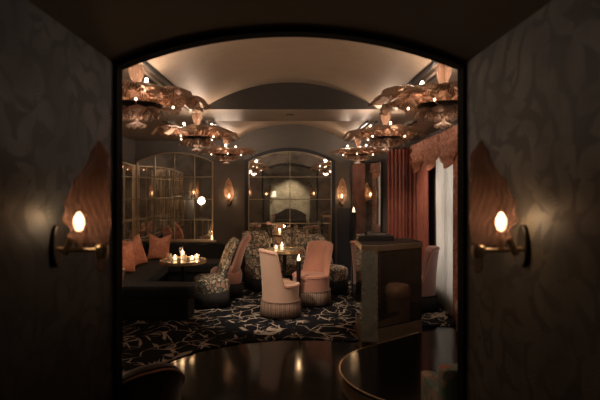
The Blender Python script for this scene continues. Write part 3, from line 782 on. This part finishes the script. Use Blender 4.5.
for k in range(9):
    a = k*2.4; rr = .008+.0024*k; pm.ball((rr*math.cos(a)-.008, rr*math.sin(a), .395-.002*k), .018, .9, 8)
obj('bloom', pm, M['petal'], v_)
# pedestal candle stands
def candle_stand(x, y, h, label, rr=.030):
    o = thing('candle_stand', label, 'candle stand', (x, y, CZ))
    obj('base', MB().lathe([(.0001,0),(.065,0),(.065,.015),(.03,.03),(.0001,.03)], 28), M['black'], o)
    obj('post', MB().lathe([(rr*.8,.02),(rr*.75,.1),(rr,h*.6),(rr*1.05,h-.02),(rr*1.2,h-.01),(rr*1.2,h),(.0001,h)], 20), M['black'], o)
    q = obj('wax', MB().lathe([(.0001,h),(.024,h),(.024,h+.035),(.0001,h+.035)], 16), M['wax'], o)
    obj('flame', MB().lathe([(.0001,h+.033),(.007,h+.045),(.005,h+.06),(.0001,h+.08)], 10), M['flame'], o)
    light('candle_light', 'POINT', (0,0,h+.10), .7, (1,.58,.28), .015, o)
    return o
candle_stand(.118, 6.34, .65, 'slim black candle stand between the two rose tub chairs')
candle_stand(1.03, 7.55, 1.25, 'tall black candle stand before the narrow mirror, behind the host stand', .038)

# ------------------------------------------------------------------ host stand
hs = thing('host_stand', 'faceted mirrored host stand with bronze rim at the back edge of the dais', 'podium', (1.1, 5.2, 0))
fp = [(.757,4.96),(.925,4.91),(1.50,5.28),(1.45,5.62),(.78,5.60)]
def offh(poly, k=1): 
    cx = sum(p[0] for p in poly)/len(poly); cy = sum(p[1] for p in poly)/len(poly)
    return [(cx+(x-cx)*k-1.1, cy+(y-cy)*k-5.2) for x, y in poly]
obj('plinth', MB().slab(offh(fp,.985), .0, .155), M['bronze'], hs, smooth=False)['label'] = 'bronze plinth'
obj('plinth_line', MB().slab(offh(fp,.965), .155, .17), M['black'], hs, smooth=False)
obj('body', MB().slab(offh(fp,.975), .17, .97), M['podium_face'], hs, smooth=False)['label'] = 'smoked mirror body'
# mottled panel on the narrow left facet, standing 6 mm proud
def facet(p, q, z0, z1, o0, o1, i0=.004):
    a = Vector((p[0]-1.1, p[1]-5.2, 0)); b_ = Vector((q[0]-1.1, q[1]-5.2, 0)); d = (b_-a).normalized(); n = Vector((d.y, -d.x, 0))
    a = a+d*i0; b_ = b_-d*i0
    return MB().add([tuple(a+n*o0+Vector((0,0,z0))), tuple(b_+n*o0+Vector((0,0,z0))), tuple(b_+n*o1+Vector((0,0,z0))), tuple(a+n*o1+Vector((0,0,z0))),
                     tuple(a+n*o0+Vector((0,0,z1))), tuple(b_+n*o0+Vector((0,0,z1))), tuple(b_+n*o1+Vector((0,0,z1))), tuple(a+n*o1+Vector((0,0,z1)))],
                    [(0,3,2,1),(4,5,6,7),(0,1,5,4),(1,2,6,5),(2,3,7,6),(3,0,4,7)])
obj('side_panel', facet(fp[0], fp[1], .02, .97, -.012, .004), M['podium_side'], hs, smooth=False)['label'] = 'mottled antique mirror panel'
obj('rim', MB().slab(offh(fp,1.0), .97, 1.035), M['bronze'], hs, bevel=.004)['label'] = 'bronze top band'
obj('counter', MB().slab(offh(fp,.96), 1.03, 1.042), M['menu'], hs, smooth=False)
obj('reading_ledge', MB().slab(offh([(.78,5.30),(1.18,5.30),(1.18,5.56),(.78,5.56)]), 1.042, 1.10), M['menu'], hs, bevel=.005)
for k, (lb) in enumerate(('bottom menu of the short stack on the host stand', 'top menu of the short stack on the host stand')):
    o = thing('menu', lb, 'menu', (.99+.01*k, 5.42, 1.102+k*.014), R(4*k), 'menus on the host stand')
    obj('cover', MB().box(-.12,.12,-.08,.08,0,.012), M['menu'], o, smooth=False); obj('pages', MB().box(-.117,.121,-.081,.076,.003,.009), M['menu_page'], o, smooth=False)

# ------------------------------------------------------------------ curtains
def drape(p0, p1, z0, z1, folds, amp, gather=1, seed=0, waist=None):
    rn = random.Random(seed); ph = [rn.uniform(-.5,.5) for _ in range(folds+3)]
    a = Vector((*p0, 0)); b_ = Vector((*p1, 0)); d = b_-a; L = d.length; d.normalize(); n = Vector((d.y, -d.x, 0))
    def fn(u, v):
        t_ = u*folds; k = int(t_); sh_ = ph[k]*(1-(t_-k))+ph[k+1]*(t_-k)
        s = math.sin(2*PI*t_+sh_*1.4); am = amp*(.75+.25*math.cos(v*2+ph[k]))*(.7+.3*abs(ph[k]))
        w_ = 1 if not waist else 1-(1-waist)*math.exp(-((v-.35)/.22)**2)
        o = n*(amp*1.1+am*(s+.3*math.sin(4*PI*t_+1)))
        p = a+d*(L*(.5+(u-.5)*w_)+amp*.5*math.cos(2*PI*t_))+o
        return (p.x, p.y, z0+(z1-z0)*v)
    return MB().grid(fn, folds*12, 10)
c = obj('curtain', drape((1.68, YB-.19), (2.19, YB-.19), .02, 2.33, 8, .058, seed=3), M['drape'], solid=.005, auto=False)
tag(c, 'heavy rust satin curtain in deep pleats on the back wall beside the window', 'curtain')
rd = thing('curtain_rod', 'dark rod with small rings above the pleated rust curtain', 'rod', (1.94, YB-.10, 2.35))
obj('rod', MB().tube([(-.33,0,0),(.29,0,0)], .012, 10), M['darkmetal'], rd)
for k in range(10):
    x = -.28+.058*k
    obj('ring', MB().tube([(x, .022*math.cos(a*PI/6), .022*math.sin(a*PI/6)) for a in range(12)], .003, 6, True), M['brass'], rd)
def rp(y, off): return (XR(y)-off, y)
c = obj('curtain', drape(rp(7.72,.09), rp(7.0,.09), .02, 2.25, 5, .03, seed=5), M['drape'], solid=.005, auto=False)
tag(c, 'rust side curtain at the far edge of the window, next to the corner', 'curtain')
c = obj('curtain', drape(rp(5.70,.10), rp(5.40,.10), .02, 2.25, 3, .025, seed=9), M['drape2'], solid=.005, auto=False)
tag(c, 'coral damask side curtain at the near edge of the window, against the arch', 'curtain')
c = obj('sheer_curtain', drape(rp(6.72,.05), rp(5.72,.05), .02, 2.25, 7, .022, seed=11, waist=.93), M['sheer'], solid=.003, auto=False)
tag(c, 'white sheer curtain hanging in soft folds across the window', 'curtain')
c = obj('curtain', drape(rp(4.72,.12), rp(2.5,.12), .02, 2.35, 17, .04, seed=21), M['drape'], solid=.005, auto=False)
tag(c, 'rust curtain on the near window wall, seen only as a reflection in the narrow mirror', 'curtain')
# swagged valance
vl = thing('valance', 'swagged coral damask valance with fringe over the window', 'valance', (0,0,0))
VY0, VY1 = 8.12, 5.45; NS = 3
def vfn(u, v):
    y = VY0+(VY1-VY0)*u; t_ = u*NS; f = t_-math.floor(t_); s = math.sin(PI*f)
    z_top = 2.395; drop = .25+.22*s
    z = z_top-drop*v
    o = .13+.075*s*math.sin(PI*min(1,v*.9))+.020*math.sin(v*20*(.35+.65*s)+3*abs(f-.5))*s**.5+.006*math.sin(u*190)*(1-v)
    return (XR(y)-o, y, z)
obj('swag', MB().grid(vfn, 120, 30), M['drape2'], vl, solid=.006, auto=False)
def tfn(u, v):
    p = vfn(u, 1); return (p[0]-.004+.003*math.sin(u*900), p[1], p[2]+.01-.045*v)
obj('fringe', MB().grid(tfn, 360, 1), M['valance_trim'], vl, solid=.004, auto=False)
for k in range(NS+1):
    y = VY0+(VY1-VY0)*k/NS
    def jb(u, v, y=y):
        a = PI*u; rr = .02+.055*v; 
        return (XR(y)-.135-rr*math.sin(a)*(1+.15*math.sin(a*9)*v), y+rr*math.cos(a)*1.2, 2.39-.34*v-.02*math.sin(a*9)*v)
    obj('jabot', MB().grid(jb, 36, 10), M['drape2'], vl, solid=.005, auto=False)
m = MB(); rbar(m, VY1, VY0, 2.39, 2.42, 0.0, .14)
obj('pelmet_board', m, M['black_matt'], vl, smooth=False)

# ------------------------------------------------------------------ the far end of the passage, seen in the mirrors
sf = thing('settee', 'black curved-back settee against the pale wall at the rear of the passage', 'sofa', (0, -2.40, -.0))
obj('seat', blk(.62, .32, .12, .44), M['velvet'], sf)
poly = [(-.66,.2)]+[(-.66+1.32*i/20, .62+.22*math.sin(PI*i/20)) for i in range(21)]+[(.66,.2)]
obj('backrest', MB().wall(poly, -.42, -.28), M['velvet'], sf, bevel=.03)
for sx in (-.5,.5):
    for sy in (-.22,.22): obj('leg', MB().lathe([(.012,0),(.02,.14)], 10, (sx,sy,0)), M['black'], sf)
for x, lb in ((-.66, 'slim floor lamp beside the black settee'),):
    fl = thing('floor_lamp', lb, 'lamp', (x, -2.72+.1, 0))
    obj('base', MB().lathe([(.0001,0),(.11,0),(.11,.015),(.012,.03),(.0001,.03)], 24), M['brass'], fl)
    obj('pole', MB().lathe([(.009,.02),(.009,1.45)], 10), M['brass'], fl)
    obj('lamp_shade', MB().lathe([(.11,1.35),(.075,1.57)], 28), M['shade'], fl, solid=.003)
    light('bulb_light', 'POINT', (0,0,1.46), 1.5, (1,.80,.55), .05, fl)

# ------------------------------------------------------------------ lounge furniture beside the arch, seen in the mirrors
cs = thing('console_table', 'black console table against the side wall of the lounge, seen only in the mirrors', 'table', (-2.5, 3.6, CZ-.012))
obj('tabletop', MB().box(-.2,.2,-.5,.5,.80,.83), M['black'], cs, bevel=.004)
for sx in (-.16,.16):
    for sy in (-.45,.45): obj('leg', MB().box(sx-.015,sx+.015,sy-.015,sy+.015,0,.80), M['brass'], cs, smooth=False)
gl = thing('table_lamp', 'round globe table lamp on the console, seen only in the mirrors', 'lamp', (-2.5, 3.35, .83))
obj('base', MB().lathe([(.0001,0),(.07,0),(.07,.015),(.02,.04),(.035,.14),(.05,.25),(.02,.36),(.0001,.38)], 24), M['gilt'], gl)
obj('lamp_shade', MB().ball((0,0,.49), .12, 1, 24), M['globe'], gl)
scn = thing('screen', 'gilt barred screen against the arch wall, seen only as a mirror image', 'screen', (-1.78, YN+.06, 0))
fm = MB()
for i in range(15): x = -.49+.07*i; fm.box(x-.012, x+.012, -.015, .015, .1, 2.2)
obj('bars', fm, M['gilt'], scn, smooth=False)
fm = MB()
for z in (.08, .80, 1.65, 1.95, 2.2): fm.box(-.52, .52, -.02, .02, z, z+.03)
fm.box(-.54,-.50,-.03,.03,0,2.23); fm.box(.50,.54,-.03,.03,0,2.23)
obj('frame', fm, M['gilt'], scn, smooth=False)
dup(sb, (-1.25, YN, 1.42), PI/2, 'leaf sconce right of the gilt screen on the arch wall, seen only in the mirrors')

downlight(0, -1.75, 2.377, 'recessed downlight added in the passage ceiling to brighten the rear wall', 45, (0, -2.9, 1.0), 75)  # added lamp, raises the brightness of the rear wall in the mirror
dup(sb, (XR(4.98), 4.98, 1.40), PI, 'leaf sconce added out of view on the window wall for warm reflections in the host stand')  # added unseen lamp, gives the host stand a warm reflection

pf = thing('pouf', 'small pale rose pouf added out of view to brighten the host stand reflection', 'pouf', (1.90, 4.93, 0))  # added unseen object, a pale shape for the dark host stand to reflect
obj('seat', MB().lathe([(.0001,.30),(.13,.30),(.15,.34),(.15,.41),(.12,.45),(.0001,.46)], 32), M['pink'], pf)
obj('skirt', MB().lathe([(.0001,.01),(.14,.01),(.14,.31),(.0001,.31)], 32), M['fringe'], pf)
